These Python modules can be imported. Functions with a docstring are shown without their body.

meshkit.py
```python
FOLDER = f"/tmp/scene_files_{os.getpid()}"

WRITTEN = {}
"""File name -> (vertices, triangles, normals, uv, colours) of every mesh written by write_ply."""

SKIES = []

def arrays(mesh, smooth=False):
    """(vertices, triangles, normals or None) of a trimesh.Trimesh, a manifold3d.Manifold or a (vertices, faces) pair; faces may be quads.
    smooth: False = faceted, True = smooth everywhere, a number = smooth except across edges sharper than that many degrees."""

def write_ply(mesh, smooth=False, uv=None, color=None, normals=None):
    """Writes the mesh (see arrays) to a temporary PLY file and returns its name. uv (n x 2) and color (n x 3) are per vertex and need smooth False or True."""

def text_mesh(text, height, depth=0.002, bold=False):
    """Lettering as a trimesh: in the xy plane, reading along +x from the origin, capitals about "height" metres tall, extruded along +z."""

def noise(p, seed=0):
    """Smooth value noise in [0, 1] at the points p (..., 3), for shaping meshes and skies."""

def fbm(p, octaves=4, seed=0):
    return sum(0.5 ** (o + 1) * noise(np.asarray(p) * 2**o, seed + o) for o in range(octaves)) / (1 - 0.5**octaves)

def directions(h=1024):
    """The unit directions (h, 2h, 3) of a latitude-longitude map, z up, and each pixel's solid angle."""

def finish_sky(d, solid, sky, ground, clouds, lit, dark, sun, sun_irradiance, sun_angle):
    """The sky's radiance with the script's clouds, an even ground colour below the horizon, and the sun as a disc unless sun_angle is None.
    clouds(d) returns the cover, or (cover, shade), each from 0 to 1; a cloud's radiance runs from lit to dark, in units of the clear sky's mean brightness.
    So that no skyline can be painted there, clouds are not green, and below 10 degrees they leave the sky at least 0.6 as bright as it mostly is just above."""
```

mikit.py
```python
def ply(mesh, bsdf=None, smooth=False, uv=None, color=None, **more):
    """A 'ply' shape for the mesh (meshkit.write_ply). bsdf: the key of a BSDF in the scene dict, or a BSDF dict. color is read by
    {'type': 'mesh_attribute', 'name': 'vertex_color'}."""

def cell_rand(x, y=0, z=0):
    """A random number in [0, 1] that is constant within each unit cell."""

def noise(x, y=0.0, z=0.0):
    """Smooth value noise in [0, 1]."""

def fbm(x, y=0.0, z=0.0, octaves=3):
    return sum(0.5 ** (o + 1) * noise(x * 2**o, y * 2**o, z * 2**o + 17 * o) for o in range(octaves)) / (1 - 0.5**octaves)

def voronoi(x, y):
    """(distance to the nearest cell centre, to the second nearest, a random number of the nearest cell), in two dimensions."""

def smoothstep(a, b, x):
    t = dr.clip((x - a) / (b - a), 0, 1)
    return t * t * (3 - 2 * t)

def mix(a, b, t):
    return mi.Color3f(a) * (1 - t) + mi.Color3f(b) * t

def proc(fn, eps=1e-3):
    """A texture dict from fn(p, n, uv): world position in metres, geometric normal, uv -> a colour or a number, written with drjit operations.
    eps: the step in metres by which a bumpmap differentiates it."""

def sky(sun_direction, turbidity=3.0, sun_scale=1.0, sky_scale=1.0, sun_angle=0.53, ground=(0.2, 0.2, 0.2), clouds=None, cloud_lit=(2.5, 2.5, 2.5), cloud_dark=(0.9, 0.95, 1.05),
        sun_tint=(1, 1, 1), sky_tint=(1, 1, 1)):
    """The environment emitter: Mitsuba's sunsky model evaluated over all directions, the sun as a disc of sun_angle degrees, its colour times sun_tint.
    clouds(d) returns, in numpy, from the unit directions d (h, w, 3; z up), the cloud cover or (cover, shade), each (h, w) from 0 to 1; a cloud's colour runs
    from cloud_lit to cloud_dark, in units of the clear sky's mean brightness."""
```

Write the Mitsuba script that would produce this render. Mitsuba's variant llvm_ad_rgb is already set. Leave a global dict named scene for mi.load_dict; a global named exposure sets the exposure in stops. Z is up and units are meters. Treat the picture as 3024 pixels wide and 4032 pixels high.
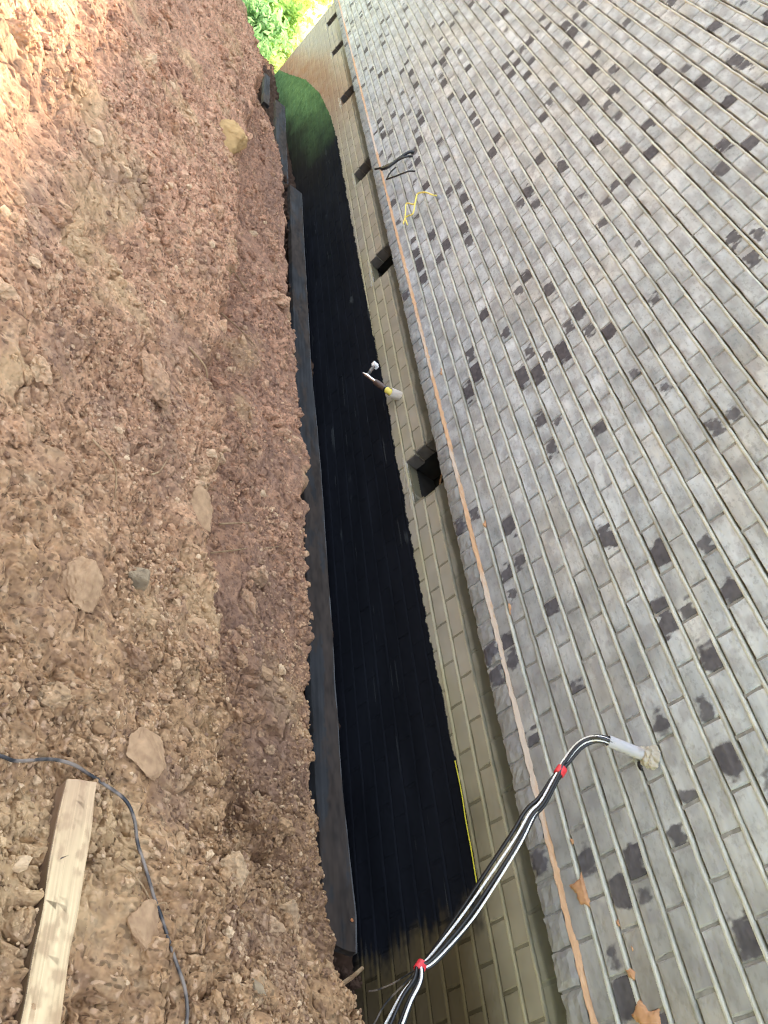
import math, numpy as np, trimesh, drjit as dr, mitsuba as mi, mikit, meshkit
from mikit import noise, fbm, smoothstep, mix, cell_rand, proc
T = mi.ScalarTransform4f
scene, labels = {}, {}

# ---------------------------------------------------------------- camera, sky, exposure
# world: the upper brick face is the plane x = 0 (its outside is -x), y runs along the wall, z = 0 at its bottom bed joint
CAM = np.array([-2.5668, 0.0, 1.5578])
FWD, UP = np.array([0.522, 0.73725, -0.42892]), np.array([-0.47562, 0.66903, 0.57113])
scene['camera'] = {'type': 'perspective', 'fov': 49.55, 'fov_axis': 'x', 'near_clip': 0.02, 'far_clip': 4000.0,
                   'to_world': T().look_at(origin=CAM.tolist(), target=(CAM + FWD).tolist(), up=UP.tolist())}
SUN = (1.0, 0.35, 1.09)
scene['sky'] = mikit.sky(SUN, turbidity=3, sun_scale=0.6, sun_angle=6.0, sky_tint=(0.99, 1.0, 0.99), clouds=lambda d: 0.5 + 0.3 * (meshkit.fbm(d * 3.0, 3, 5) - 0.5), cloud_lit=(2.06, 2.1, 2.16))
exposure = 4.3

# ---------------------------------------------------------------- helpers
rng = np.random.default_rng(7)
used = {}


def key(name, parent=None):
    base = f'{parent}__{name}' if parent else name
    k = used.get(base, -1) + 1
    used[base] = k
    return base if k == 0 else f'{base}_{k:03d}'


def obj(name, mesh, bsdf, parent=None, smooth=False, uv=None, **more):
    k = key(name, parent)
    scene[k] = mikit.ply(mesh, bsdf, smooth=smooth, uv=uv, **more)
    return k


def tag(k, label=None, cat=None, group=None, kind=None):
    d = labels.setdefault(k, {})
    for a, b in (('label', label), ('category', cat), ('group', group), ('kind', kind)):
        if b:
            d[a] = b
    return k


def thing(name, label, cat, group=None):
    return tag(key(name), label, cat, group)


def cat(parts):
    """joins (vertices, faces) pairs"""
    vs, fs, n = [], [], 0
    for v, f in parts:
        vs.append(np.asarray(v, float)); fs.append(np.asarray(f) + n); n += len(v)
    return np.vstack(vs), np.vstack(fs)


def box(x0, x1, y0, y1, z0, z1):
    m = trimesh.creation.box((x1 - x0, y1 - y0, z1 - z0))
    return np.array(m.vertices) + [(x0 + x1) / 2, (y0 + y1) / 2, (z0 + z1) / 2], np.array(m.faces)


def grid_faces(n, m):
    i = np.arange(n * m).reshape(n, m)
    a, b, c, d = i[:-1, :-1].ravel(), i[:-1, 1:].ravel(), i[1:, 1:].ravel(), i[1:, :-1].ravel()
    return np.vstack([np.stack([a, b, c], 1), np.stack([a, c, d], 1)])


def curve(pts, n=40):
    """Catmull-Rom through the points"""
    p = np.asarray(pts, float)
    p = np.vstack([2 * p[0] - p[1], p, 2 * p[-1] - p[-2]])
    out = []
    for i in range(1, len(p) - 2):
        t = np.linspace(0, 1, max(3, n // (len(p) - 3)), endpoint=False)[:, None]
        a, b, c, d = p[i - 1], p[i], p[i + 1], p[i + 2]
        out.append(0.5 * (2 * b + (c - a) * t + (2 * a - 5 * b + 4 * c - d) * t**2 + (3 * b - a - 3 * c + d) * t**3))
    return np.vstack(out + [p[-2:-1]])


def tube(pts, r, sides=10, caps=True):
    """a tube along the points; r: a number or one per point"""
    p = np.asarray(pts, float)
    r = np.broadcast_to(r, len(p))
    t = np.gradient(p, axis=0)
    t /= np.linalg.norm(t, axis=1, keepdims=True) + 1e-12
    u = np.cross(t[0], [0.31, 0.2, 0.93]); u /= np.linalg.norm(u)
    vs = []
    ang = np.linspace(0, 2 * np.pi, sides, endpoint=False)
    for i in range(len(p)):
        u = u - t[i] * (u @ t[i]); u /= np.linalg.norm(u)
        w = np.cross(t[i], u)
        vs.append(p[i] + r[i] * (np.cos(ang)[:, None] * u + np.sin(ang)[:, None] * w))
    v = np.vstack(vs)
    f = []
    for i in range(len(p) - 1):
        for k in range(sides):
            a, b = i * sides + k, i * sides + (k + 1) % sides
            f += [[a, b, b + sides], [a, b + sides, a + sides]]
    if caps:
        n = len(v)
        v = np.vstack([v, p[:1], p[-1:]])
        for k in range(sides):
            f += [[n, (k + 1) % sides, k], [n + 1, n - sides + k, n - sides + (k + 1) % sides]]
    return v, np.array(f)


ICO = [trimesh.creation.icosphere(subdivisions=i) for i in range(5)]


def rock(sub, size, seed, rough=0.35, freq=1.6):
    v = np.array(ICO[sub].vertices)
    d = 1 + rough * (meshkit.fbm(v * freq + 50 + seed * 3.7, 3, seed) - 0.5) * 2
    return v * d[:, None] * np.asarray(size), np.array(ICO[sub].faces)


def crag(size, seed, n=15):
    """an angular stone: the hull of a few scattered points, with worn edges and a rough skin"""
    r = np.random.default_rng(seed)
    p = r.normal(size=(n, 3)); p /= np.linalg.norm(p, axis=1, keepdims=True)
    h = trimesh.convex.convex_hull(p * r.uniform(0.8, 1.1, (n, 1))).subdivide().subdivide().subdivide().subdivide()
    trimesh.smoothing.filter_laplacian(h, lamb=0.5, iterations=5)
    v = np.array(h.vertices)
    v = v * (1 + 0.05 * (meshkit.noise(v * 24 + seed, 3) - 0.5)[:, None] + 0 * v) 
    v = v * (1 + 0.40 * (meshkit.fbm(v * 1.7 + seed, 3, seed) - 0.5) + 0.16 * (meshkit.fbm(v * 9 + seed, 2, seed + 1) - 0.5))[:, None]
    return v * np.asarray(size) * 1.1, np.array(h.faces)


def rotm(seed):
    r = np.random.default_rng(seed)
    qm, _ = np.linalg.qr(r.normal(size=(3, 3)))
    return qm * np.sign(np.linalg.det(qm))


def lump(p, seed=0):
    """rounded lumps with sharp creases, 0..1"""
    return np.abs(2 * meshkit.noise(p, seed) - 1)


def polyline(y, knots):
    """drjit: the height of a polyline at y"""
    out = mi.Float(knots[0][1])
    for (a, za), (b, zb) in zip(knots[:-1], knots[1:]):
        out = out + (zb - za) / (b - a) * dr.clip(y - a, 0, b - a)
    return out


# ---------------------------------------------------------------- materials
def two(b):
    return {'type': 'twosided', 'bsdf': b}


def matte(fn, rough=0.9, spec=0.3):
    return two({'type': 'principled', 'base_color': proc(fn) if callable(fn) else {'type': 'rgb', 'value': list(fn)}, 'roughness': rough, 'specular': spec})


def bump(b, fn, eps=1e-3):
    return two({'type': 'bumpmap', 'bsdf': b['bsdf'], 'arbitrary': proc(fn, eps), 'scale': 1.0})


# brick uv: u = metres along the brick from the middle of its dark blotch + 10 * tone (0..9); v = metres up from its middle + 10 * blotch size (0..9)
def brick_color(p, n, uv):
    tone = dr.floor(uv.x / 10 + 0.5)
    u = uv.x - 10 * tone
    size = dr.floor(uv.y / 10 + 0.5)
    v = uv.y - 10 * size
    t = tone / 9
    a = fbm(p.y * 9, p.z * 14, p.x * 9, 3)
    c = mix((0.325, 0.358, 0.372), (0.398, 0.432, 0.447), t)
    c = c * (0.58 + 0.84 * a)
    c = c * (1 - 0.22 * smoothstep(0.50, 0.85, fbm(p.y * 60, p.z * 95, 6, 3)))
    drag = fbm(p.y * 11, p.z * 95, 5 + tone, 2)
    c = c * (0.90 + 0.20 * drag)
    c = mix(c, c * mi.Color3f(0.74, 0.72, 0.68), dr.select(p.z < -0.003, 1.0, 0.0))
    mud = (1 - smoothstep(0.1, 1.0, p.z + 0.25 * p.y - 0.35 + 0.5 * (fbm(p.y * 3, p.z * 3, 21, 3) - 0.5)))  # mud splash, also painting in the dimmer light at the near low end
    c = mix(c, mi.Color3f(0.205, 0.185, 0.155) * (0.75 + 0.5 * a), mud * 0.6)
    warm = smoothstep(0.5, 0.75, fbm(p.y * 2.2 + 9, p.z * 5, 0, 2))
    c = mix(c, c * mi.Color3f(1.03, 0.985, 0.93), warm)
    # smoky smudges that run up the face, and the dark kiln blotch of some bricks
    st = noise(p.y * 60, p.z * 10, 3)
    sm = smoothstep(0.52, 0.74, fbm(p.y * 14 + 40 * tone, p.z * 20, tone, 3)) * 0.42
    c = mix(c, mi.Color3f(0.20, 0.195, 0.205), sm)
    edge = fbm(p.y * 34 + 3, p.z * 30, tone, 3) * 0.9 + 0.45 * st
    r = dr.sqrt(dr.sqrt(dr.square(dr.square(u / 0.074)) + dr.square(dr.square(v / 0.046)))) + (edge - 0.62) * 1.1
    lim = 0.14 * size
    m = (1 - smoothstep(lim - 0.20, lim + 0.16, r)) * dr.select(size > 0.5, 1.0, 0.0)
    dk = mix((0.032, 0.030, 0.038), (0.085, 0.080, 0.09), fbm(p.y * 40, p.z * 60, 8, 2))
    return mix(c, dk, m * (0.74 + 0.026 * size))


def brick_bump(p, n, uv):
    return 0.0032 * fbm(p.y * 70, p.z * 90, p.x * 90, 3) + 0.0008 * noise(p.y * 300, p.z * 200, p.x * 200)


scene['brick_face'] = bump(matte(brick_color, 0.8, 0.25), brick_bump)


def mortar_color(p, n, uv):
    a = fbm(p.y * 22, p.z * 60, p.x * 30, 3)
    c = mix((0.31, 0.312, 0.265), (0.53, 0.535, 0.465), a)
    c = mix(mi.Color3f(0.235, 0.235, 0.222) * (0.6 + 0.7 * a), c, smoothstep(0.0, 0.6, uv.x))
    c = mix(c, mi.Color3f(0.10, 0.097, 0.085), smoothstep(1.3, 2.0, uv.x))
    return mix(c, mi.Color3f(0.17, 0.165, 0.14), smoothstep(0.55, 0.8, fbm(p.y * 3, p.z * 7, 4, 2)) * 0.6)


scene['mortar'] = bump(matte(mortar_color, 0.95, 0.15), lambda p, n, uv: 0.003 * fbm(p.y * 120, p.z * 160, p.x * 160, 3), 8e-4)

# lower wall: plain bricks, a coat of bitumen below a wavy brushed edge, moss and clay stain at the far end
PAINT = [(1.0, -0.430), (1.44, -0.429), (1.89, -0.431), (2.5, -0.451), (3.35, -0.473), (4.72, -0.476), (5.98, -0.503), (7.92, -0.534), (10.38, -0.557),
         (11.35, -0.60), (12.74, -0.745), (14.07, -0.99), (16.05, -1.53), (16.6, -1.66)]


def below_coat(p):
    w = 0.010 * (noise(p.y * 5, 7, 1) - 0.5) + 0.014 * (noise(p.y * 23, 3, p.z * 9) - 0.5) + 0.010 * (noise(p.y * 80, 5, p.z * 60) - 0.5)
    return polyline(p.y, PAINT) + w - p.z


def lower_color(base_lo, base_hi, joint, wt=0.35):
    def fn(p, n, uv):
        tone = dr.floor(uv.x / 10 + 0.5) / 9
        a = fbm(p.y * 10, p.z * 14, p.x * 8, 3)
        c = mix(base_lo, base_hi, a * (1 - wt) + tone * wt)
        # the sheltered course under the header course was never splashed: bare grey brick, the ledge's shade painted along its top
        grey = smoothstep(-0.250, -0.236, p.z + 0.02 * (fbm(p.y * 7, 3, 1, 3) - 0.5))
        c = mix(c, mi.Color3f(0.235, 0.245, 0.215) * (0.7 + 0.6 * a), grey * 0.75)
        ledge_shade = smoothstep(-0.222, -0.200, p.z + 0.03 * (fbm(p.y * 6, 9, 1, 3) - 0.5))
        c = mix(c, mi.Color3f(0.085, 0.088, 0.072), ledge_shade * 0.8)
        # old green-yellow damp above the coat, dried clay splash towards the far end
        d = below_coat(p)
        damp = smoothstep(-0.32, 0.0, d) * smoothstep(0.25, 0.7, fbm(p.y * 2.3, p.z * 6, 2, 3)) * (1 - smoothstep(8, 12, p.y))
        c = mix(c, c * mi.Color3f(0.97, 0.95, 0.66), damp * 0.5)
        far = smoothstep(9.0, 13.5, p.y + 1.5 * (noise(p.y * 0.6, p.z * 3, 5) - 0.5))
        clay = far * smoothstep(-0.75, -0.06, d) * (0.55 + 0.45 * fbm(p.y * 3, p.z * 7, 11, 3))
        c = mix(c, mi.Color3f(0.29, 0.150, 0.082), clay * 0.95)
        clean = smoothstep(11.5, 15.5, p.y) * smoothstep(0.25, 0.75, -d)
        c = mix(c, mi.Color3f(0.33, 0.33, 0.31), clean * 0.8)
        # near end: bare bricks again, dirty towards the ground
        bare = 1 - smoothstep(1.22, 1.42, p.y + 0.14 * (fbm(p.y * 8, p.z * 9, 3, 3) - 0.5) + 0.10 * (noise(p.y * 3, p.z * 70, 5) - 0.5) + 0.05 * (noise(p.y * 50, p.z * 60, 8) - 0.5))
        dirt = smoothstep(0.16, 0.58, -p.z + 0.12 * (fbm(p.y * 6, p.z * 5, 1, 3) - 0.5)) * (1 - 0.75 * smoothstep(1.4, 2.4, p.y))
        c = mix(c, c * mi.Color3f(0.20, 0.165, 0.125), dirt)
        m = smoothstep(-0.004, 0.004, d) * (1 - bare)
        coat = mi.Color3f(0.0075, 0.0085, 0.0115) * (0.8 + 0.5 * noise(p.y * 3, p.z * 12, 2)) * joint
        run = smoothstep(0.86, 0.93, noise(p.y * 2.3, p.z * 55, 9)) * smoothstep(0.4, 0.8, noise(p.y * 9, p.z * 30, 4))
        coat = mix(coat, mi.Color3f(0.05, 0.055, 0.055), run * 0.5)
        moss_at = smoothstep(10.0, 13.0, p.y + 2.2 * (fbm(p.y * 0.9, p.z * 2.4, 6, 3) - 0.5)) * (1 - smoothstep(0.10, 0.95, d + 0.5 * (fbm(p.y * 2, p.z * 4, 3, 3) - 0.5) - 0.05 * (p.y - 12)))
        moss = mix((0.032, 0.072, 0.028), (0.130, 0.230, 0.090), 0.55 * fbm(p.y * 7, p.z * 16, 1, 3) + 0.45 * fbm(p.y * 26, p.z * 40, 2, 3))
        brown = smoothstep(8.5, 11.5, p.y) * smoothstep(0.1, 0.5, d)
        coat = mix(coat, mi.Color3f(0.020, 0.016, 0.012), brown * 0.8)
        coat = mix(coat, moss, moss_at * 0.95)
        return mix(c, coat, m)
    return fn


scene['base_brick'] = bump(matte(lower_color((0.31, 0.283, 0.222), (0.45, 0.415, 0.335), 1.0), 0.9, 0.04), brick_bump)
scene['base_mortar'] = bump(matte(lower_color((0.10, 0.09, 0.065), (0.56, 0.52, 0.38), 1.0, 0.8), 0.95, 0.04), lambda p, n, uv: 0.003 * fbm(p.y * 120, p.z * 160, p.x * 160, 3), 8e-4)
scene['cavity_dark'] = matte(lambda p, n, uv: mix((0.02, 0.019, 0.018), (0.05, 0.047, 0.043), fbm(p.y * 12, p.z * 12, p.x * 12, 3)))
scene['vent_inside'] = matte(lambda p, n, uv: mix((0.075, 0.068, 0.060), (0.165, 0.150, 0.132), fbm(p.y * 24, p.z * 20, p.x * 14, 3)))
scene['pale_mortar'] = bump(matte(lambda p, n, uv: mix((0.27, 0.255, 0.205), (0.50, 0.475, 0.395), fbm(p.y * 14, p.z * 40, p.x * 30, 3))), lambda p, n, uv: 0.006 * fbm(p.y * 50, p.z * 70, p.x * 25, 3))


def clay_line(p, n, uv):
    a = fbm(p.y * 1.7, 0.3, 2, 3)
    b = fbm(p.y * 30, p.z * 120, p.x * 80, 3)
    c = mix((0.36, 0.21, 0.11), (0.54, 0.345, 0.195), b)
    pale = smoothstep(0.50, 0.68, a + 0.25 * (b - 0.5) - 6 * (p.z - 0.004))
    return mix(c, mi.Color3f(0.42, 0.395, 0.335), pale * 0.6)


scene['clay_mortar'] = matte(clay_line)
scene['dried_clay'] = matte(lambda p, n, uv: mix((0.28, 0.145, 0.075), (0.52, 0.30, 0.16), fbm(p.y * 60, p.z * 40, p.x * 30, 3)))


# soil uv: u = tone (0 dark .. 0.5 .. 1 pale ochre)
def soil_color(p, n, uv):
    t = uv.x
    big = fbm(p.x * 1.3 + 3, p.y * 0.8, p.z * 1.3, 3)
    fine = fbm(p.x * 26, p.y * 26, p.z * 26, 3)
    grit = noise(p.x * 140, p.y * 140, p.z * 140)
    red = mi.Color3f(0.465, 0.262, 0.160)
    brn = mi.Color3f(0.325, 0.198, 0.103)
    near = 1 - smoothstep(1.0, 4.5, p.y + 1.6 * (big - 0.5))
    c = mix(red, brn, near)
    c = c * (0.62 + 0.76 * fine) * (0.74 + 0.52 * grit)
    c = c * (1 - 0.35 * smoothstep(0.60, 0.80, noise(p.x * 52, p.y * 52 + 9, p.z * 52)))
    c = c * (1 - 0.55 * smoothstep(0.68, 0.82, noise(p.x * 105, p.y * 105 + 9, p.z * 105)))
    c = mix(c, mi.Color3f(0.56, 0.38, 0.24), 0.6 * smoothstep(0.70, 0.84, noise(p.x * 64 + 5, p.y * 64, p.z * 64)))
    ochre = smoothstep(0.55, 0.72, fbm(p.x * 3.1 + 7, p.y * 2.3, p.z * 3, 3))
    c = mix(c, mi.Color3f(0.50, 0.35, 0.185) * (0.75 + 0.5 * fine), ochre * 0.55)
    dark = smoothstep(0.56, 0.72, fbm(p.x * 4.2, p.y * 3.3 + 11, p.z * 4, 3))
    c = mix(c, mi.Color3f(0.22, 0.14, 0.10), dark * 0.40)
    c = mix(c, mi.Color3f(0.60, 0.44, 0.27) * (0.8 + 0.4 * grit), dr.clip((t - 0.5) * 2, 0, 1))
    return mix(c, mi.Color3f(0.17, 0.105, 0.080), dr.clip((0.5 - t) * 2, 0, 1))


scene['soil'] = bump(matte(soil_color, 0.97, 0.1), lambda p, n, uv: 0.010 * fbm(p.x * 75, p.y * 75, p.z * 75, 3) + 0.004 * noise(p.x * 190, p.y * 190, p.z * 190), 1.5e-3)
scene['rock_skin'] = bump(matte(lambda p, n, uv: mix((0.24, 0.145, 0.080), (0.50, 0.33, 0.19), fbm(p.x * 55, p.y * 55, p.z * 55, 3)), 0.95, 0.15), lambda p, n, uv: 0.006 * fbm(p.x * 60, p.y * 60, p.z * 60, 3))
scene['grey_skin'] = bump(matte(lambda p, n, uv: mix((0.13, 0.10, 0.065), (0.36, 0.275, 0.175), fbm(p.x * 40, p.y * 40, p.z * 40, 3)), 0.95, 0.15), lambda p, n, uv: 0.008 * fbm(p.x * 60, p.y * 60, p.z * 60, 3))
scene['ochre_skin'] = bump(matte(lambda p, n, uv: mix((0.30, 0.185, 0.075), (0.58, 0.40, 0.19), fbm(p.x * 25, p.y * 25, p.z * 25, 3)), 0.95, 0.15), lambda p, n, uv: 0.010 * fbm(p.x * 40, p.y * 40, p.z * 40, 3))
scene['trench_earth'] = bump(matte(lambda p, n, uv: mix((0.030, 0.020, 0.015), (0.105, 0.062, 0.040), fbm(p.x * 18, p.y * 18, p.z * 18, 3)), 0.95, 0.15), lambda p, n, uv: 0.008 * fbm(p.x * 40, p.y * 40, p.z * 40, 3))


def plank_color(p, n, uv):
    g = fbm(p.x * 70, p.y * 2.2, p.z * 50, 3)
    c = mix((0.016, 0.018, 0.020), (0.056, 0.057, 0.057), g)
    c = c * (0.6 + 0.8 * fbm(p.x * 18, p.y * 5, 7, 3))
    mud = smoothstep(0.46, 0.62, fbm(p.x * 12, p.y * 2.3, 3, 3) + 0.18 * (fbm(p.x * 60, p.y * 40, 3, 2) - 0.5))
    c = mix(c, mi.Color3f(0.052, 0.038, 0.028) * (0.5 + fbm(p.x * 40, p.y * 14, 5, 2)), mud * 0.7)
    worn = smoothstep(0.35, 0.8, uv.x) * smoothstep(0.25, 0.6, fbm(p.y * 7, 2, 1, 3))
    return mix(c, mi.Color3f(0.105, 0.108, 0.108), worn * 0.9)


scene['plank_paint'] = bump(matte(plank_color, 0.75, 0.12), lambda p, n, uv: 0.0020 * fbm(p.x * 160, p.y * 4, p.z * 160, 3))


def stake_color(p, n, uv):
    ring = fbm(uv.x * 55 + 0.4 * noise(p.y * 4, 1, 1), p.y * 3.0, uv.y * 55, 3)
    c = mix((0.36, 0.225, 0.105), (0.60, 0.43, 0.235), ring)
    pale = smoothstep(0.3, 0.8, noise(p.y * 2.2 + 3, 5, uv.x * 9))
    c = mix(c, mi.Color3f(0.72, 0.57, 0.34), pale * 0.6)
    c = c * (0.72 + 0.50 * fbm(uv.x * 260, p.y * 4, uv.y * 200, 2))
    dirt = smoothstep(0.50, 0.70, fbm(p.x * 45, p.y * 26, p.z * 45, 3))
    c = mix(c, mi.Color3f(0.27, 0.155, 0.085), dirt * 0.5)

    side = smoothstep(0.0405, 0.0420, -uv.x)
    c = mix(c, mi.Color3f(0.10, 0.062, 0.034) * (0.7 + 0.6 * ring), side * 0.95)  # left face coloured dark to imitate its shaded side
    top = smoothstep(0.80, 1.10, p.y + 0.25 * (fbm(p.x * 18, p.y * 12, 4, 3) - 0.5))
    return mix(c, mi.Color3f(0.40, 0.25, 0.155), top * 0.55)


scene['stake_wood'] = bump(matte(stake_color, 0.75, 0.25), lambda p, n, uv: 0.0016 * fbm(uv.x * 240, p.y * 6, uv.y * 240, 3))
scene['black_plastic'] = two({'type': 'principled', 'base_color': {'type': 'rgb', 'value': [0.012, 0.013, 0.015]}, 'roughness': 0.32, 'specular': 0.5})
scene['dusty_black'] = matte(lambda p, n, uv: mix((0.022, 0.024, 0.028), (0.20, 0.165, 0.135), smoothstep(0.36, 0.66, fbm(p.x * 25, p.y * 25, p.z * 25, 3))), 0.55, 0.5)
scene['white_plastic'] = two({'type': 'principled', 'base_color': {'type': 'rgb', 'value': [0.80, 0.80, 0.78]}, 'roughness': 0.35, 'specular': 0.5})
scene['red_tape'] = two({'type': 'principled', 'base_color': {'type': 'rgb', 'value': [0.62, 0.035, 0.045]}, 'roughness': 0.4, 'specular': 0.5})
scene['yellow_plastic'] = two({'type': 'principled', 'base_color': {'type': 'rgb', 'value': [0.80, 0.68, 0.14]}, 'roughness': 0.45, 'specular': 0.5})
scene['string_fibre'] = matte((0.55, 0.50, 0.04), 0.7)
scene['grey_pvc'] = matte(lambda p, n, uv: mix(mi.Color3f(0.40, 0.40, 0.41), mi.Color3f(0.30, 0.25, 0.19), smoothstep(0.50, 0.62, fbm(p.x * 16 + 2, p.y * 16, p.z * 16, 3)) * 0.8), 0.5, 0.5)
scene['white_pvc'] = matte(lambda p, n, uv: mix((0.62, 0.56, 0.48), (0.78, 0.73, 0.66), fbm(p.x * 30, p.y * 30, p.z * 30, 3)), 0.45, 0.5)
scene['brown_plastic'] = matte((0.085, 0.055, 0.042), 0.5, 0.5)
scene['steel'] = two({'type': 'roughconductor', 'material': 'Al', 'alpha': 0.25})
scene['rust'] = matte((0.42, 0.17, 0.07))
scene['dry_root'] = matte(lambda p, n, uv: mix((0.20, 0.12, 0.06), (0.40, 0.28, 0.16), noise(p.x * 60, p.y * 60, p.z * 60)))
scene['plain_wall'] = matte((0.33, 0.32, 0.30))


def leaf(lo, hi):
    col = {'type': 'mesh_attribute', 'name': 'vertex_color'}
    return {'type': 'principledthin', 'base_color': proc(lambda p, n, uv: mix(lo, hi, uv.x)), 'roughness': 0.5, 'diff_trans': 0.9, 'spec_trans': 0.0}


scene['leaf_blue'] = leaf((0.12, 0.28, 0.09), (0.48, 0.68, 0.34))
scene['leaf_green'] = leaf((0.22, 0.38, 0.09), (0.56, 0.74, 0.28))
scene['leaf_yellow'] = leaf((0.42, 0.50, 0.14), (0.80, 0.84, 0.42))
scene['bark'] = matte((0.11, 0.085, 0.06))
scene['blocker_scrub'] = matte(lambda p, n, uv: mix((0.025, 0.035, 0.014), (0.11, 0.135, 0.055), fbm(p.x * 3, p.y * 3, p.z * 3, 3)))  # dark scrub for the added hillside, keeps its bounce light low
scene['hill_grass'] = matte(lambda p, n, uv: mix((0.34, 0.40, 0.14), (0.66, 0.66, 0.36), fbm(p.x * 1.7, p.y * 1.7, p.z * 1.7, 3)))

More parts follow.
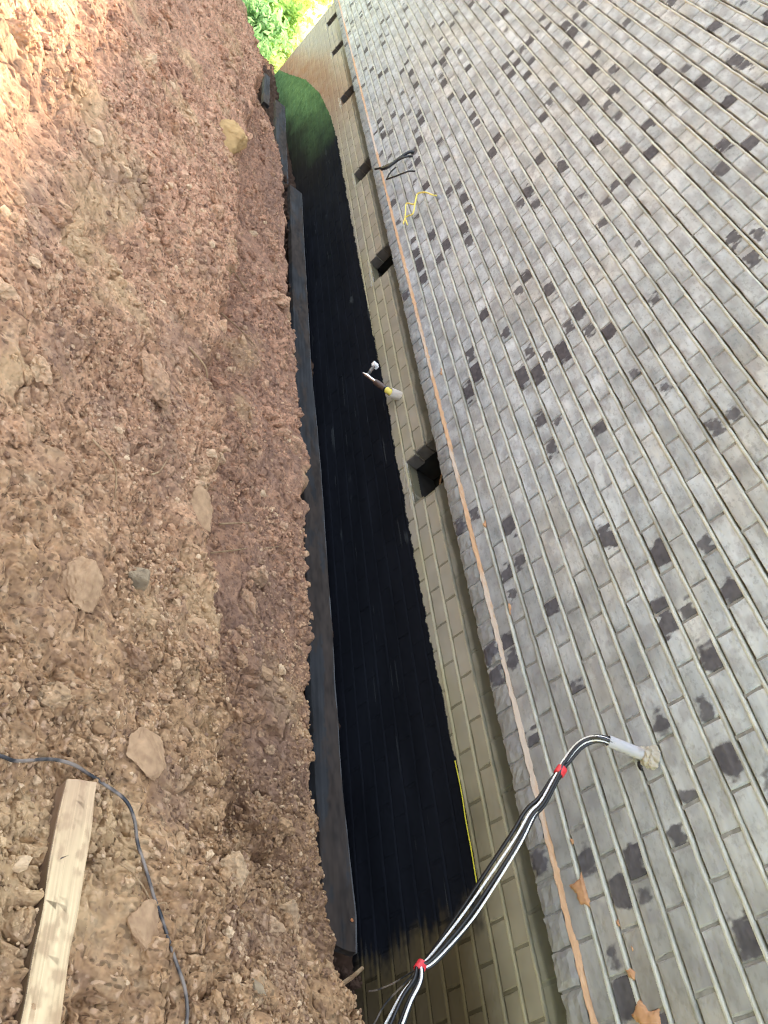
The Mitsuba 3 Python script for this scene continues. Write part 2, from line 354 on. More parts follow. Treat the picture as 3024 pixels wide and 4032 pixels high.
# ---------------------------------------------------------------- the brick wall
COURSE, LEN, END, TOP = 0.086, 0.2425, 16.45, 2.924
SPOTS = """0.82,1 0.85,6 0.91,6 0.94,1 0.99,1 1.04,1 1.1,2 1.16,2 1.17,3 1.17,5 1.24,1 1.28,3 1.28,6 1.33,8 1.39,6 1.4,8 1.54,8 1.56,6 1.62,6 1.65,8 1.68,9 1.75,0 1.77,9 1.82,0 1.86,3 1.87,11 1.91,9 1.94,3 1.98,8 2.12,11 2.17,0 2.2,9 2.21,11 2.25,0 2.31,3 2.44,7 2.48,1 2.6,1 2.61,14 2.61,15 2.64,2 2.71,15 2.87,2 3.09,9 3.14,6 3.2,12 3.3,7 3.34,20 3.38,6 3.46,21 3.55,20 3.56,15 3.64,12 3.72,7 3.72,9 3.73,11 3.79,6 3.81,8 3.87,10 3.89,8 3.94,7 3.95,11 4.03,2 4.08,22 4.11,24 4.13,3 4.25,6 4.25,23 4.3,10 4.33,3 4.38,27 4.48,15 4.5,27 4.51,25 4.52,8 4.58,5 4.58,9 4.63,16 4.66,18 4.67,20 4.72,17 4.73,27 4.84,27 4.94,25 4.94,30 4.95,19 5,21 5.19,25 5.21,12 5.31,18 5.33,28 5.35,20 5.36,15 5.4,24 5.44,12 5.57,20 5.6,1 5.65,3 5.67,14 5.68,21 5.74,4 5.74,6 5.81,6 5.82,1 5.87,19 6.02,1 6.02,28 6.06,3 6.12,7 6.15,21 6.17,16 6.22,1 6.28,17 6.3,22 6.33,16 6.38,7 6.38,11 6.41,1 6.43,6 6.43,18 6.52,22 6.54,12 6.57,2 6.59,18 6.75,0 6.83,21 6.84,4 6.86,23 6.93,22 6.96,17 6.98,7 7.05,11 7.13,18 7.14,22 7.15,3 7.16,0 7.18,24 7.22,11 7.26,16 7.39,17 7.4,7 7.43,4 7.46,21 7.47,19 7.48,18 7.49,16 7.5,3 7.6,12 7.64,17 7.67,21 7.69,11 7.8,5 7.87,11 8.01,10 8.14,1 8.14,6 8.15,18 8.16,13 8.33,6 8.36,0 8.42,10 8.52,19 8.6,5 8.63,2 8.64,10 8.69,4 8.72,1 8.74,13 8.79,11 8.92,1 8.94,11 8.95,3 9.02,0 9.03,18 9.06,7 9.08,10 9.08,12 9.15,1 9.23,5 9.29,1 9.38,3 9.48,7 9.49,12 9.54,17 9.55,14 9.74,15 9.79,6 9.86,13 9.87,7 9.87,10 10.22,8 10.31,4 10.38,3 10.66,0 10.88,2 10.98,9 11.28,5 11.39,6 11.57,10 11.65,5 11.73,2 11.96,3 11.97,7 12.09,6 12.24,1 12.8,6 13.19,5 13.45,5 13.5,3 13.91,0 14.43,2"""
spots = {}
for s in SPOTS.split():
    y, c = s.split(',')
    spots.setdefault(int(c), []).append(float(y))
W, F = 768, 768 / 2 / math.tan(math.radians(49.55 / 2))
RIGHT = np.cross(FWD, UP)


def screen(p):
    d = np.asarray(p, float) - CAM
    z = d @ FWD
    return 384 + F * (d @ RIGHT) / z, 512 - F * (d @ UP) / z, z


def brick_mesh(l, h, depth, seed, jit=0.0016, ch=0.0045):
    """a brick with chamfered, slightly uneven edges; its face is x = 0, its middle y = z = 0: 20 face vertices and the sides"""
    r = np.random.default_rng(seed)
    ys, zs = np.array([-1, -0.35, 0.3, 1.0]), np.array([-1, 1.0])

    def ring(a, b):
        o = [(y, -1) for y in ys] + [(1, 0.0)] + [(y, 1) for y in ys[::-1]] + [(-1, 0.0)]
        return np.array(o) * [a, b]
    k = 10
    r0 = ring(l / 2 - ch, h / 2 - ch)
    r1 = ring(l / 2, h / 2) + r.normal(0, jit, (k, 2))
    v = np.vstack([np.c_[r.normal(0, 0.0005, k), r0 + r.normal(0, jit * 0.7, (k, 2))], np.c_[np.full(k, ch), r1], np.c_[np.full(k, depth), r1], [[-0.0004, 0, 0]]])
    f = []
    for i in range(k):
        j = (i + 1) % k
        f += [[i, 3 * k, j], [i, j, k + j], [i, k + j, k + i], [k + i, k + j, 2 * k + j], [k + i, 2 * k + j, 2 * k + i]]
    return v, np.array(f)


wall = thing('brick_wall', 'long grey brick house wall with dark kiln blotches above a projecting header course', 'wall')
bricks, perp = [], []
for c in range(int(TOP / COURSE)):
    ph = (0.045 if c % 2 == 0 else 0.166) + rng.uniform(-0.025, 0.025) - 2 * LEN
    n = int((END - ph) / LEN) + 1
    mine = list(spots.get(c, []))
    for i in range(-2, n + 1):
        y0, y1 = ph + i * LEN, min(ph + (i + 1) * LEN, END + 0.011)
        if y1 - y0 < 0.05:
            continue
        l, yc, zc = y1 - y0 - 0.0105, (y0 + y1) / 2 - 0.005, (c + 0.5) * COURSE + 0.0005
        hit = [s for s in mine if y0 <= s < y1]
        size, off = 0, 0.0
        if hit:
            size, off = int(rng.integers(4, 8) if y0 < 3.2 else rng.integers(5, 10)), hit[0] - yc
        elif (y0 > 11 or y0 < 0.7 or zc > 2.3) and rng.random() < 0.10 or rng.random() < 0.03:
            size, off = int(rng.integers(2, 7)), rng.uniform(-0.08, 0.08)
        v, f = brick_mesh(l, 0.0745 + rng.uniform(-0.0015, 0.0012), 0.085, int(rng.integers(1 << 30)))
        tone = int(rng.integers(0, 10))
        uv = np.c_[v[:, 1] - off + 10 * tone, v[:, 2] + 10 * size]
        ry = rng.normal(0, 0.004)
        v = v + [0, yc, zc + rng.normal(0, 0.0012)]
        v[:, 2] += ry * (v[:, 1] - yc) * 0.6
        v[:, 0] += rng.normal(0, 0.0012) + ry * (v[:, 1] - yc)
        sx, sy, sz = screen((0, yc, zc))
        vis = sz if -8 < sx < 776 and -8 < sy < 1032 and sz > 0 else 1e9
        bricks.append((vis, v, f, uv))
        perp.append(box(0.0030 + rng.uniform(0, 0.003), 0.05, y1 - 0.0125, y1 + 0.0025, zc - 0.0400, zc + 0.0400))
bricks.sort(key=lambda b: b[0])
for _, v, f, uv in bricks[:300]:
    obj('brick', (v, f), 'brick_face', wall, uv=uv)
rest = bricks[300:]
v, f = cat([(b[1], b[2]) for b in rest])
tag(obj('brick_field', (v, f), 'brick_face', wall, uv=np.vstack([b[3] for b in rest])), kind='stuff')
# raked bed joints: a mortar bed sunk behind the faces, pointed perpends nearly flush
def struck(x, c0, c1, seed, deep=0.015, lift=0.0):
    """bed joints struck with the trowel: flush on the lower brick's arris, sunk under the upper brick"""
    yy = np.linspace(-0.5, END - 0.007, 1000)
    parts = []
    for c in range(c0, c1):
        q = np.stack([yy * 13, yy * 0 + c * 3.3, yy * 0 + seed], -1)
        w = 0.0045 * (meshkit.fbm(q, 3, 5) - 0.5)
        d = 0.006 * (meshkit.fbm(q * 1.4 + 3, 3, 6) - 0.5)
        z = c * COURSE + w + lift
        fl = 0.3 if c <= -6 else 1.0
        deep_ = deep * fl
        prof = [(x + 0.004, z - 0.0150), (x - 0.0026 * fl + d * 0.4 * fl, z - 0.0115), (x - 0.0030 * fl + d * 0.5 * fl, z - 0.006), (x + 0.0005 + d * 0.5 * fl, z - 0.0012), (x + deep_ * 0.7 + d * 0.5 * fl, z + 0.0014), (x + deep_ + d * fl, z + 0.0045), (x + deep_ + 0.004, z + 0.011)]
        v = np.stack([np.stack([np.broadcast_to(a, yy.shape), yy, b], -1) for a, b in prof], 1).reshape(-1, 3)
        parts.append((v, grid_faces(len(yy), len(prof))))
    return cat(parts)


bed, back = struck(0.0, 1, int(TOP / COURSE), 1, 0.019), cat([box(0.0235, 0.105, -0.5, END - 0.006, 0.0, TOP)] + perp)
v, f = cat([bed, back])
obj('mortar', (v, f), 'mortar', wall, uv=np.r_[np.c_[np.tile([1.0, 1.0, 1.0, 1.0, 1.7, 2.0, 2.0], len(bed[0]) // 7), np.zeros(len(bed[0]))], np.tile([0.0, 0], (len(back[0]), 1))])
# the building behind the face
obj('wall_core', box(0.105, 7.0, -0.5, END - 0.02, 0.012, TOP), 'plain_wall', wall)
obj('coping', box(-0.015, 7.0, -0.5, END + 0.02, TOP + 0.002, TOP + 0.07), 'plain_wall', wall)

# header course: rough-faced bricks laid end-out over the recessed lower wall
hy, hb = -0.3, []
P = 0.019


def header_mesh(l, seed):
    ny, nz = 6, 5
    r = np.random.default_rng(seed)
    yy, zz = np.meshgrid(np.linspace(-l / 2, l / 2, ny), np.linspace(-0.041, 0.039, nz), indexing='ij')
    edge = ((np.abs(yy) > l / 2 - 1e-6) | (np.abs(zz + 0.001) > 0.0399))
    x = -0.006 * meshkit.fbm(np.stack([yy * 45, zz * 30, yy * 0 + seed % 97], -1), 3) + np.where(edge, 0.006, 0.0) + r.normal(0, 0.0012, yy.shape)
    yy = yy + np.where(edge, r.normal(0, 0.0016, yy.shape), 0)
    zz = zz + np.where(edge, r.normal(0, 0.0022, yy.shape), 0)
    v = np.stack([x, yy, zz], -1).reshape(-1, 3)
    f = grid_faces(ny, nz)[:, ::-1]
    idx = np.arange(ny * nz).reshape(ny, nz)
    loop = np.r_[idx[:-1, 0], idx[-1, :-1], idx[:0:-1, -1], idx[0, :0:-1]]
    back = v[loop] * [0, 1, 1] + [0.2, 0, 0]
    n = len(v)
    k = len(loop)
    side = [[loop[i], loop[(i + 1) % k], n + (i + 1) % k] for i in range(k)] + [[loop[i], n + (i + 1) % k, n + i] for i in range(k)]
    return np.vstack([v, back]), np.vstack([f, side])


while hy < END - 0.06:
    l = 0.11 + rng.uniform(-0.004, 0.004)
    l = min(l, END - hy)
    v, f = header_mesh(l, int(rng.integers(1 << 30)))
    tone = int(rng.integers(0, 6))
    size = int(rng.integers(2, 7)) if rng.random() < 0.12 else 0
    uv = np.c_[v[:, 1] + 10 * tone, v[:, 2] + 10 * size]
    v = v + [-P + rng.normal(0, 0.0016), hy + l / 2, -0.045 + rng.normal(0, 0.001)]
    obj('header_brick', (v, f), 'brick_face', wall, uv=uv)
    hb.append(box(-P + 0.006, 0.17, hy + l - 0.002, hy + l + 0.0105, -0.083, -0.0075))
    hy += l + 0.0085
obj('header_mortar', cat(hb), 'mortar', wall, uv=np.zeros((len(hb) * 8, 2)))
# clay-stained mortar fillet lying in the angle between header course and wall face
ny = 1300
yy = np.linspace(-0.5, END, ny)
nn = lambda s, k: meshkit.noise(np.stack([yy * k, yy * 0, yy * 0], -1), s) - 0.5
prof = [(-P + 0.0015 + 0.008 * nn(3, 30) + 0.004 * nn(4, 90), -0.0035), (-0.016 + 0.006 * nn(5, 25), 0.001 + 0.003 * nn(6, 40)), (-0.006 + 0.003 * nn(7, 30), 0.0065 + 0.003 * nn(8, 35)), (0.001, 0.011 + 0.008 * nn(9, 28) + 0.004 * nn(10, 80)), (0.012, 0.0115 + 0.004 * nn(9, 28))]
v = np.stack([np.stack([np.broadcast_to(a, ny), yy, np.broadcast_to(b, ny)], -1) for a, b in prof], 1).reshape(-1, 3)
obj('mortar_fillet', (v, grid_faces(ny, len(prof))), 'clay_mortar', wall, smooth=True)


def clay_patch(pts, seed, th=0.006):
    from shapely.geometry import Polygon
    poly = Polygon(pts).buffer(0).buffer(0.018).buffer(-0.020)
    poly = poly if poly.area > 0 else Polygon(pts).buffer(0)
    poly = max(getattr(poly, 'geoms', [poly]), key=lambda g: g.area)
    b = poly.bounds
    n = 26
    g = np.stack(np.meshgrid(np.linspace(b[0] - 0.01, b[2] + 0.01, n), np.linspace(b[1] - 0.01, b[3] + 0.01, n), indexing='ij'), -1)
    from shapely import points, distance, contains
    pp = points(g[..., 0], g[..., 1])
    d = np.where(contains(poly, pp), distance(poly.exterior, pp), -distance(poly, pp))
    d = d + 0.011 * (meshkit.fbm(np.stack([g[..., 0] * 70, g[..., 1] * 70, g[..., 0] * 0 + seed], -1), 2) - 0.5)
    h = np.clip(d / 0.006, -1, 1) * th * (0.6 + 0.8 * meshkit.fbm(np.stack([g[..., 0] * 60, g[..., 1] * 60, g[..., 0] * 0 + seed], -1), 2))
    v = np.stack([-h - 0.0015, g[..., 0], g[..., 1]], -1).reshape(-1, 3)
    f = grid_faces(n, n)
    keep = (v[f][:, :, 0] < 0.0).any(1)
    return v, f[keep]


CLAY = [[(1.237, 0.094), (1.19, 0.088), (1.20, 0.072), (1.196, 0.034), (1.175, 0.046), (1.159, 0.052), (1.123, 0.060), (1.103, 0.094), (1.15, 0.099), (1.184, 0.099)],
        [(0.885, 0.158), (0.86, 0.160), (0.848, 0.178), (0.868, 0.188), (0.89, 0.175)],
        [(1.035, 0.168), (1.005, 0.171), (1.01, 0.184), (1.03, 0.183)],
        [(1.345, 0.085), (1.315, 0.086), (1.32, 0.098), (1.34, 0.098)],
        [(0.955, 0.196), (0.92, 0.198), (0.935, 0.206)],
        [(0.806, 0.166), (0.785, 0.164), (0.767, 0.127), (0.757, 0.140), (0.745, 0.150), (0.70, 0.17), (0.69, 0.215), (0.728, 0.222), (0.757, 0.226), (0.752, 0.195), (0.772, 0.190), (0.79, 0.175)],
        [(2.46, 0.10), (2.40, 0.088), (2.385, 0.092), (2.43, 0.108)], [(3.02, 0.09), (2.98, 0.075), (2.96, 0.088), (3.0, 0.10)], [(4.45, 0.075), (4.38, 0.06), (4.37, 0.07), (4.43, 0.085)],
        [(0.93, -0.36), (0.90, -0.375), (0.915, -0.345)]]
for i, c in enumerate(CLAY[:-1]):
    k = obj('clay_splash', clay_patch(c, i, 0.009), 'dried_clay', wall, smooth=True)
tag(f'{wall}__clay_splash', 'orange clay smear below the near conduit')

# lower wall, set back one half brick
LX = 0.11
VENTS = [(3.635, 4.06), (6.45, 6.86), (8.62, 8.95), (11.24, 11.60), (13.58, 13.88), (15.36, 15.72)]
LO = 0.018
VB, VT = -5 * COURSE + LO, -2 * COURSE + LO
lower = key('lower_wall', wall)
lb, lperp = [], []
ZL = -2.6
for c in range(1, int(-ZL / COURSE)):
    z1, z0 = -c * COURSE + LO, -(c + 1) * COURSE + LO
    zc = (z0 + z1) / 2
    ph = (0.02 if c % 2 == 0 else 0.14) + rng.uniform(-0.02, 0.02) - 2 * LEN
    for i in range(-2, int((END - ph) / LEN) + 1):
        y0, y1 = ph + i * LEN, min(ph + (i + 1) * LEN, END + 0.011)
        if VB - 0.01 < zc < VT + 0.01:
            skip = False
            for a, b in VENTS:
                a, b = a + (-0.012, 0.006, -0.006)[c % 3], b + (0.016, 0.0, 0.008)[c % 3]
                if y1 > a and y0 < b:
                    if y0 < a - 0.03:
                        y1 = a + 0.0105
                    elif y1 > b + 0.03:
                        y0 = b
                    else:
                        skip = True
            if skip:
                continue
        if y1 - y0 < 0.03:
            continue
        l, yc = y1 - y0 - 0.0105, (y0 + y1) / 2 - 0.005
        v, f = brick_mesh(l, 0.0765, 0.095, int(rng.integers(1 << 30)))
        uv = np.c_[v[:, 1] + 10 * int(rng.integers(0, 10)), v[:, 2]]
        v = v + [LX + rng.normal(0, 0.001), yc, zc + rng.normal(0, 0.001)]
        sx, sy, sz = screen((LX, yc, zc))
        vis = sz if -8 < sx < 776 and -8 < sy < 1032 and sz > 0 and zc > (-1.0 if yc > 1.3 else -1.2) else 1e9
        lb.append((vis, v, f, uv))
        lperp.append(box(LX + 0.0022, LX + 0.06, y1 - 0.0125, y1 + 0.0025, zc - 0.0400, zc + 0.0400))
segs, last = [], -0.5
slabs = [box(LX + 0.021, LX + 0.105, -0.5, END - 0.006, ZL, VB - 0.002), box(LX + 0.021, LX + 0.105, -0.5, END - 0.006, VT + 0.002, -0.086)]
for a, b in VENTS + [(END - 0.006, END)]:
    slabs.append(box(LX + 0.021, LX + 0.105, last, a - 0.018, VB - 0.0021, VT + 0.0021))
    last = b + 0.022
v, f = cat(slabs + lperp)
nl = len(v)
bed = struck(LX, int(ZL / COURSE) + 2, -1, 2, 0.017, LO)
keep = np.ones(len(bed[1]), bool)
fc = bed[0][bed[1]].mean(1)
for a, b in VENTS:
    keep &= ~((fc[:, 1] > a - 0.02) & (fc[:, 1] < b + 0.04) & (fc[:, 2] > VB + 0.03) & (fc[:, 2] < VT - 0.03))
v, f = cat([(v, f), (bed[0], bed[1][keep])])
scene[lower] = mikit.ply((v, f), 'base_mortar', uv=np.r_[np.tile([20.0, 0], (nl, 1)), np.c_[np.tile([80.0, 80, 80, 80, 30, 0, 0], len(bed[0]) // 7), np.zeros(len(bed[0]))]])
lb.sort(key=lambda b: b[0])
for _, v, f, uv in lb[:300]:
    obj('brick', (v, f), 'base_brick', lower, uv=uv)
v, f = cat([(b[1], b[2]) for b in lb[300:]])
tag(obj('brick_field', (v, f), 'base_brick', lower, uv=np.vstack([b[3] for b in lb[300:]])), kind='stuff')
# the cavity behind the vents: inner leaf, floor and roof, all in the dark
obj('inner_leaf', box(0.42, 0.53, -0.4, END - 0.1, ZL, 0.0), 'cavity_dark', lower)
obj('cavity_lid', box(0.216, 0.42, -0.5, END - 0.03, -0.008, 0.0115), 'cavity_dark', lower)
obj('cavity_end', cat([box(0.216, 0.42, -0.5, -0.4, ZL, -0.01), box(0.216, 7.0, END - 0.1, END - 0.03, ZL, -0.01)]), 'plain_wall', lower)
for i, (a, b) in enumerate(VENTS):
    # a trowelled slope of mortar on the vent's floor and brick reveals either side, coloured dark for the shade inside
    ys = np.linspace(a - 0.025, b + 0.05, 18)
    xs = np.linspace(0, 1, 10)
    gx, gy = np.meshgrid(xs, ys, indexing='ij')
    rough = meshkit.fbm(np.stack([gx * 6, gy * 25, gx * 0 + i], -1), 3) - 0.5
    gz = np.interp(gx, [0, 0.16, 0.45, 1], [VB - 0.026, VB - 0.010, VB + 0.004, VB - 0.03]) + 0.016 * rough
    gx = np.interp(gx, [0, 0.16, 0.45, 1], [LX + 0.0005, LX - 0.006, LX + 0.012, 0.16]) + 0.004 * rough
    obj('vent_sill', (np.stack([gx, gy, gz], -1).reshape(-1, 3), grid_faces(10, 18)), 'pale_mortar', lower, smooth=True)
    jam = []
    for c in (2, 3, 4):
        ya, yb = a + (-0.012, 0.006, -0.006)[c % 3], b + (0.016, 0.0, 0.008)[c % 3]
        z0, z1 = -(c + 1) * COURSE + LO + 0.004, -c * COURSE + LO - 0.004
        jam += [box(LX + 0.004, 0.204, yb - 0.012, yb - 0.002, z0, z1), box(LX + 0.004, 0.204, ya + 0.0, ya + 0.010, z0, z1)]
    obj('jamb_shade', cat(jam), 'vent_inside', lower)  # dark lining added over the brick ends to paint in deep shade
    obj('vent_reveal', cat([box(0.2, 0.40, a - 0.06, a - 0.012, VB - 0.05, VT), box(0.2, 0.40, b + 0.052, b + 0.10, VB - 0.05, VT), box(0.215, 0.40, a - 0.05, b + 0.09, VT + 0.003, VT + 0.05), box(0.135, 0.40, a - 0.02, b + 0.04, VB - 0.06, VB - 0.014)]), 'cavity_dark', lower)
cable_in_vent = tag(obj('vent_cable', tube(curve([(0.30, 3.78, -0.12), (0.27, 3.86, -0.20), (0.26, 3.93, -0.25), (0.27, 3.86, -0.30), (0.25, 3.76, -0.315), (0.2, 3.68, -0.26), (0.22, 3.60, -0.20)], 40), 0.0055, 8), 'dry_root'),
                    'thin pale cable loop hanging inside the nearest square vent hole', 'cable')

# ---------------------------------------------------------------- earth
EDGE = np.array([(-1.0, -0.30), (0.75, -0.24), (0.957, -0.30), (1.146, -0.355), (1.44, -0.396), (1.93, -0.43), (2.29, -0.411), (2.87, -0.395), (3.37, -0.421), (4.03, -0.364), (4.48, -0.408), (5.59, -0.49), (6.99, -0.525), (8.47, -0.544), (10.16, -0.72), (14, -1.0)])
CREST = np.array([(-1.0, -0.42), (0.5, -0.42), (0.86, -0.53), (0.946, -0.63), (1.02, -0.79), (1.106, -0.99), (1.232, -1.14), (1.436, -1.22), (1.70, -1.18), (2.29, -1.27), (2.50, -1.316), (2.85, -1.265), (3.15, -1.30), (3.23, -1.45), (3.78, -1.43), (4.63, -1.37), (6.0, -1.33), (8.46, -1.20), (9.5, -1.1), (14, -1.1)])
ZE = -0.80


def earth(x, y):
    """bank height: a shelf above the trench, a low scarp, then the upper bank"""
    x, y = np.asarray(x, float), np.asarray(y, float)
    q = np.stack([x, y, np.zeros_like(x)], -1)
    xe = np.interp(y, EDGE[:, 0], EDGE[:, 1]) + 0.05 * (meshkit.noise(q * 7, 31) - 0.5) + 0.03 * (meshkit.noise(q * 22, 32) - 0.5)
    xc = np.interp(y, CREST[:, 0], CREST[:, 1]) + 0.10 * (meshkit.noise(q * 5, 33) - 0.5) + 0.05 * (meshkit.noise(q * 14, 34) - 0.5)
    s = xe - x
    z = ZE + 0.22 * s + 0.11 * np.clip(xc - x, 0, None)
    t = np.clip((xc - x) / 0.13 + 0.5, 0, 1)
    hol = np.exp(-((y - 4.5) / 1.3) ** 2)
    z = z + (0.28 + 0.10 * hol) * t * t * (3 - 2 * t)
    z = z - 0.11 * np.exp(-((x + 1.15) / 0.15) ** 2 - ((y - 4.8) / 0.8) ** 2) - 0.09 * np.exp(-((x + 0.97) / 0.12) ** 2 - ((y - 1.5) / 0.22) ** 2)
    z = z - 0.13 * np.exp(-(((x + 0.71) * 0.96 + (y - 1.42) * 0.28) / 0.07) ** 2 - (((y - 1.42) * 0.96 - (x + 0.71) * 0.28) / 0.025) ** 2)
    z = z + 0.10 * (meshkit.fbm(q * 1.2 + 5, 3, 40) - 0.5) * np.clip(s / 0.4, 0, 1)
    up = np.clip((xc - x) / 0.3, 0.35, 1)
    z = z + up * (0.085 * (meshkit.fbm(q * 4.3, 3, 41) - 0.5))
    # clods: rounded lumps of three sizes
    w = q + 0.03 * np.stack([meshkit.noise(q * 11, 51), meshkit.noise(q * 11 + 9, 52), q[..., 2]], -1)
    a = np.clip(meshkit.fbm(q * 2.1, 2, 43) * 2.4 - 0.75, 0.12, 1)
    b = np.clip(meshkit.fbm(q * 3.7 + 7, 2, 42) * 2.2 - 0.6, 0.2, 1)
    z = z + 0.042 * a * (lump(w * [9, 9, 1], 44) - 0.35) + 0.034 * b * (lump(w * [21, 21, 1], 45) - 0.35) + 0.021 * b * (lump(w * [47, 47, 1], 46) - 0.35)
    z = z + 0.024 * (0.45 + 0.55 * b) * (meshkit.fbm(q * 55, 3, 47) - 0.5)
    # cracks between the clods
    cr1 = np.clip(1 - lump(w * [13, 13, 1] + 3, 58) / 0.16, 0, 1) * np.clip(meshkit.noise(q * 5, 65) * 3 - 1.1, 0, 1)
    cr2 = np.clip(1 - lump(w * [33, 33, 1] + 5, 59) / 0.22, 0, 1) * np.clip(meshkit.noise(q * 7, 66) * 3 - 0.9, 0, 1)
    z = z - (0.034 * cr1 + 0.020 * cr2) * np.clip(s / 0.1, 0, 1)
    # the bank climbs away from the house
    z = z + 0.12 * np.clip(-2.8 - x, 0, 4) * np.clip(1.2 - 0.1 * (y - 8), 0, 1)
    z = z - 0.115 * np.exp(-((x + 1.75) / 0.36) ** 2 - ((y - 0.7) / 0.55) ** 2)
    # sheer drop into the trench
    d = np.clip(-s, 0, None)
    z = z - np.clip(d * 6.5, 0, 0.55)
    # far end of the bank
    ye = 9.75 + 1.35 * np.clip(-1.0 - x, -0.5, 1.2) + 0.5 * (meshkit.noise(q * 1.7, 48) - 0.5) + 0.25 * (meshkit.noise(q * 5, 49) - 0.5)
    e = np.clip((y - ye) / 1.6, 0, 1)
    z = z - 2.4 * e * e
    return z


def spaced(a, b, step):
    out = [a]
    while out[-1] < b:
        out.append(out[-1] + step(out[-1]))
    return np.array(out)


ys = spaced(0.25, 13.0, lambda y: 0.0040 * max(1, math.hypot(y, 2.2) / 2.2))
xs = np.r_[np.linspace(-0.10, -2.3, 520), np.linspace(-2.32, -6.0, 190)[0:]]
gx, gy = np.meshgrid(xs, ys, indexing='ij')
gx = gx + 0.006 * (meshkit.noise(np.stack([gx * 40, gy * 40, gx * 0], -1), 60) - 0.5)
gz = earth(gx, gy)
# sideways push, so that clods overhang a little
gq = np.stack([gx, gy, gz], -1)
gx2 = gx + 0.030 * (meshkit.fbm(gq * 16, 2, 61) - 0.5)
gy2 = gy + 0.030 * (meshkit.fbm(gq * 16 + 30, 2, 62) - 0.5)
v = np.stack([gx2, gy2, gz], -1).reshape(-1, 3)
shelf = np.clip((gx - np.interp(gy, CREST[:, 0], CREST[:, 1])) / 0.12 + 0.5 + 1.2 * (meshkit.fbm(gq * 6, 2, 64) - 0.5), 0, 1)
pale = np.clip(0.5 + 0.55 * (meshkit.fbm(gq * 30, 3, 63) - 0.52) - 0.17 * shelf, 0.24, 0.75).reshape(-1)  # shelf toned darker, painting in the ambient shade beside the trench
tag(obj('earth_bank', (v, grid_faces(*gx.shape)[:, ::-1]), 'soil', smooth=True, uv=np.c_[pale, pale * 0]), 'rough reddish brown earth bank of loose clods sloping down to the trench', kind='structure')

# loose clods and crumbs lying on it
NC = 80000
cy = np.exp(rng.uniform(np.log(0.5 + 0.9), np.log(10.5 + 0.9), NC)) - 0.9
cx = -0.34 - rng.beta(1.0, 1.2, NC) * 2.9
clus = meshkit.fbm(np.stack([cx * 2.6, cy * 2.6, cx * 0], -1), 2, 91)
keep = (cx < np.interp(cy, EDGE[:, 0], EDGE[:, 1]) + 0.03) & (rng.random(NC) < np.clip(clus * 3.2 - 1.05, 0.06, 1) * np.clip(1.25 - 0.16 * cy, 0.3, 1))
cx, cy = cx[keep], cy[keep]
NC = len(cx)
cr = np.clip(np.exp(rng.normal(math.log(0.0047), 0.50, NC)), 0.002, 0.026) * np.clip(np.hypot(cy, 2.2) / 3.2, 0.8, 1.35)
cz = earth(cx, cy) + 0.25 * cr
ct = np.clip(0.5 + rng.normal(0.0, 0.13, NC) + np.where(rng.random(NC) < 0.06, 0.3, 0), 0.15, 1)
base = [[rock(1 if b else 0, (1, 1, 1), 100 + i + 20 * b, 0.8, 1.9) for i in range(12)] for b in (0, 1)]
sc = cr[:, None] * rng.uniform(0.7, 1.25, (NC, 3)) * [1.1, 1.1, 0.85]
RM = np.array([rotm(i) for i in range(200)])[rng.integers(0, 200, NC)]
parts, tones = [], []
for b in (0, 1):
    for i in range(12):
        m = np.nonzero(((cr > 0.013) == bool(b)) & (np.arange(NC) % 12 == i))[0]
        v, f = base[b][i]
        vv = np.einsum('kij,knj->kni', RM[m], v[None] * sc[m][:, None]) + np.stack([cx, cy, cz], -1)[m][:, None]
        parts.append((vv.reshape(-1, 3), (f[None] + np.arange(len(m))[:, None, None] * len(v)).reshape(-1, 3)))
        tones.append(np.repeat(ct[m], len(v)))
for i in range(260):
    y = math.exp(rng.uniform(math.log(1.6), math.log(10.5))) - 0.9
    x = -0.45 - rng.beta(1.0, 1.1) * 2.8
    if x > np.interp(y, EDGE[:, 0], EDGE[:, 1]) - 0.05 or (x < -1.55 and y < 1.25):
        continue
    r = float(np.clip(math.exp(rng.normal(math.log(0.026), 0.45)), 0.012, 0.075)) * min(1.5, max(0.8, math.hypot(y, 2.2) / 3.2))
    v, f = rock(3, r * rng.uniform(0.7, 1.3, 3) * [1, 1, 0.7], 700 + i, 0.75, 1.5)
    v = v + 0.10 * r * (meshkit.fbm(v / r * 6 + i, 2, 5) - 0.5)[:, None]
    parts.append((v @ rotm(i).T + [x, y, float(earth(np.array([x]), np.array([y]))[0]) - 0.05 * r], f))
    tones.append(np.full(len(v), np.clip(0.5 + rng.normal(0.02, 0.10), 0.25, 0.85)))
v, f = cat(parts)
t = np.concatenate(tones)
tag(obj('soil_clods', (v, f), 'soil', uv=np.c_[t, t * 0]), 'loose crumbs and clods of earth scattered over the bank', 'soil', kind='stuff')


def on(x, y, up=0.0):
    return np.array([x, y, float(earth(np.array([x]), np.array([y]))[0]) + up])


def stone(x, y, size, seed, label, mat='rock_skin', rz=0.0, sub=3, rough=0.35, up=0.0, flat=True, group='rocks lying on the earth bank'):
    mat = mat if flat else 'ochre_skin'
    v, f = crag(size, seed)
    v = v @ np.array(trimesh.transformations.rotation_matrix(rz, [0, 0, 1])[:3, :3]).T
    v = v @ np.array(trimesh.transformations.rotation_matrix(0.32, [0, 1, 0])[:3, :3]).T
    return tag(obj('rock', (v + on(x, y, up + 0.15 * size[2]), f), mat, smooth=35, **({'uv': None})), label, 'rock', group)


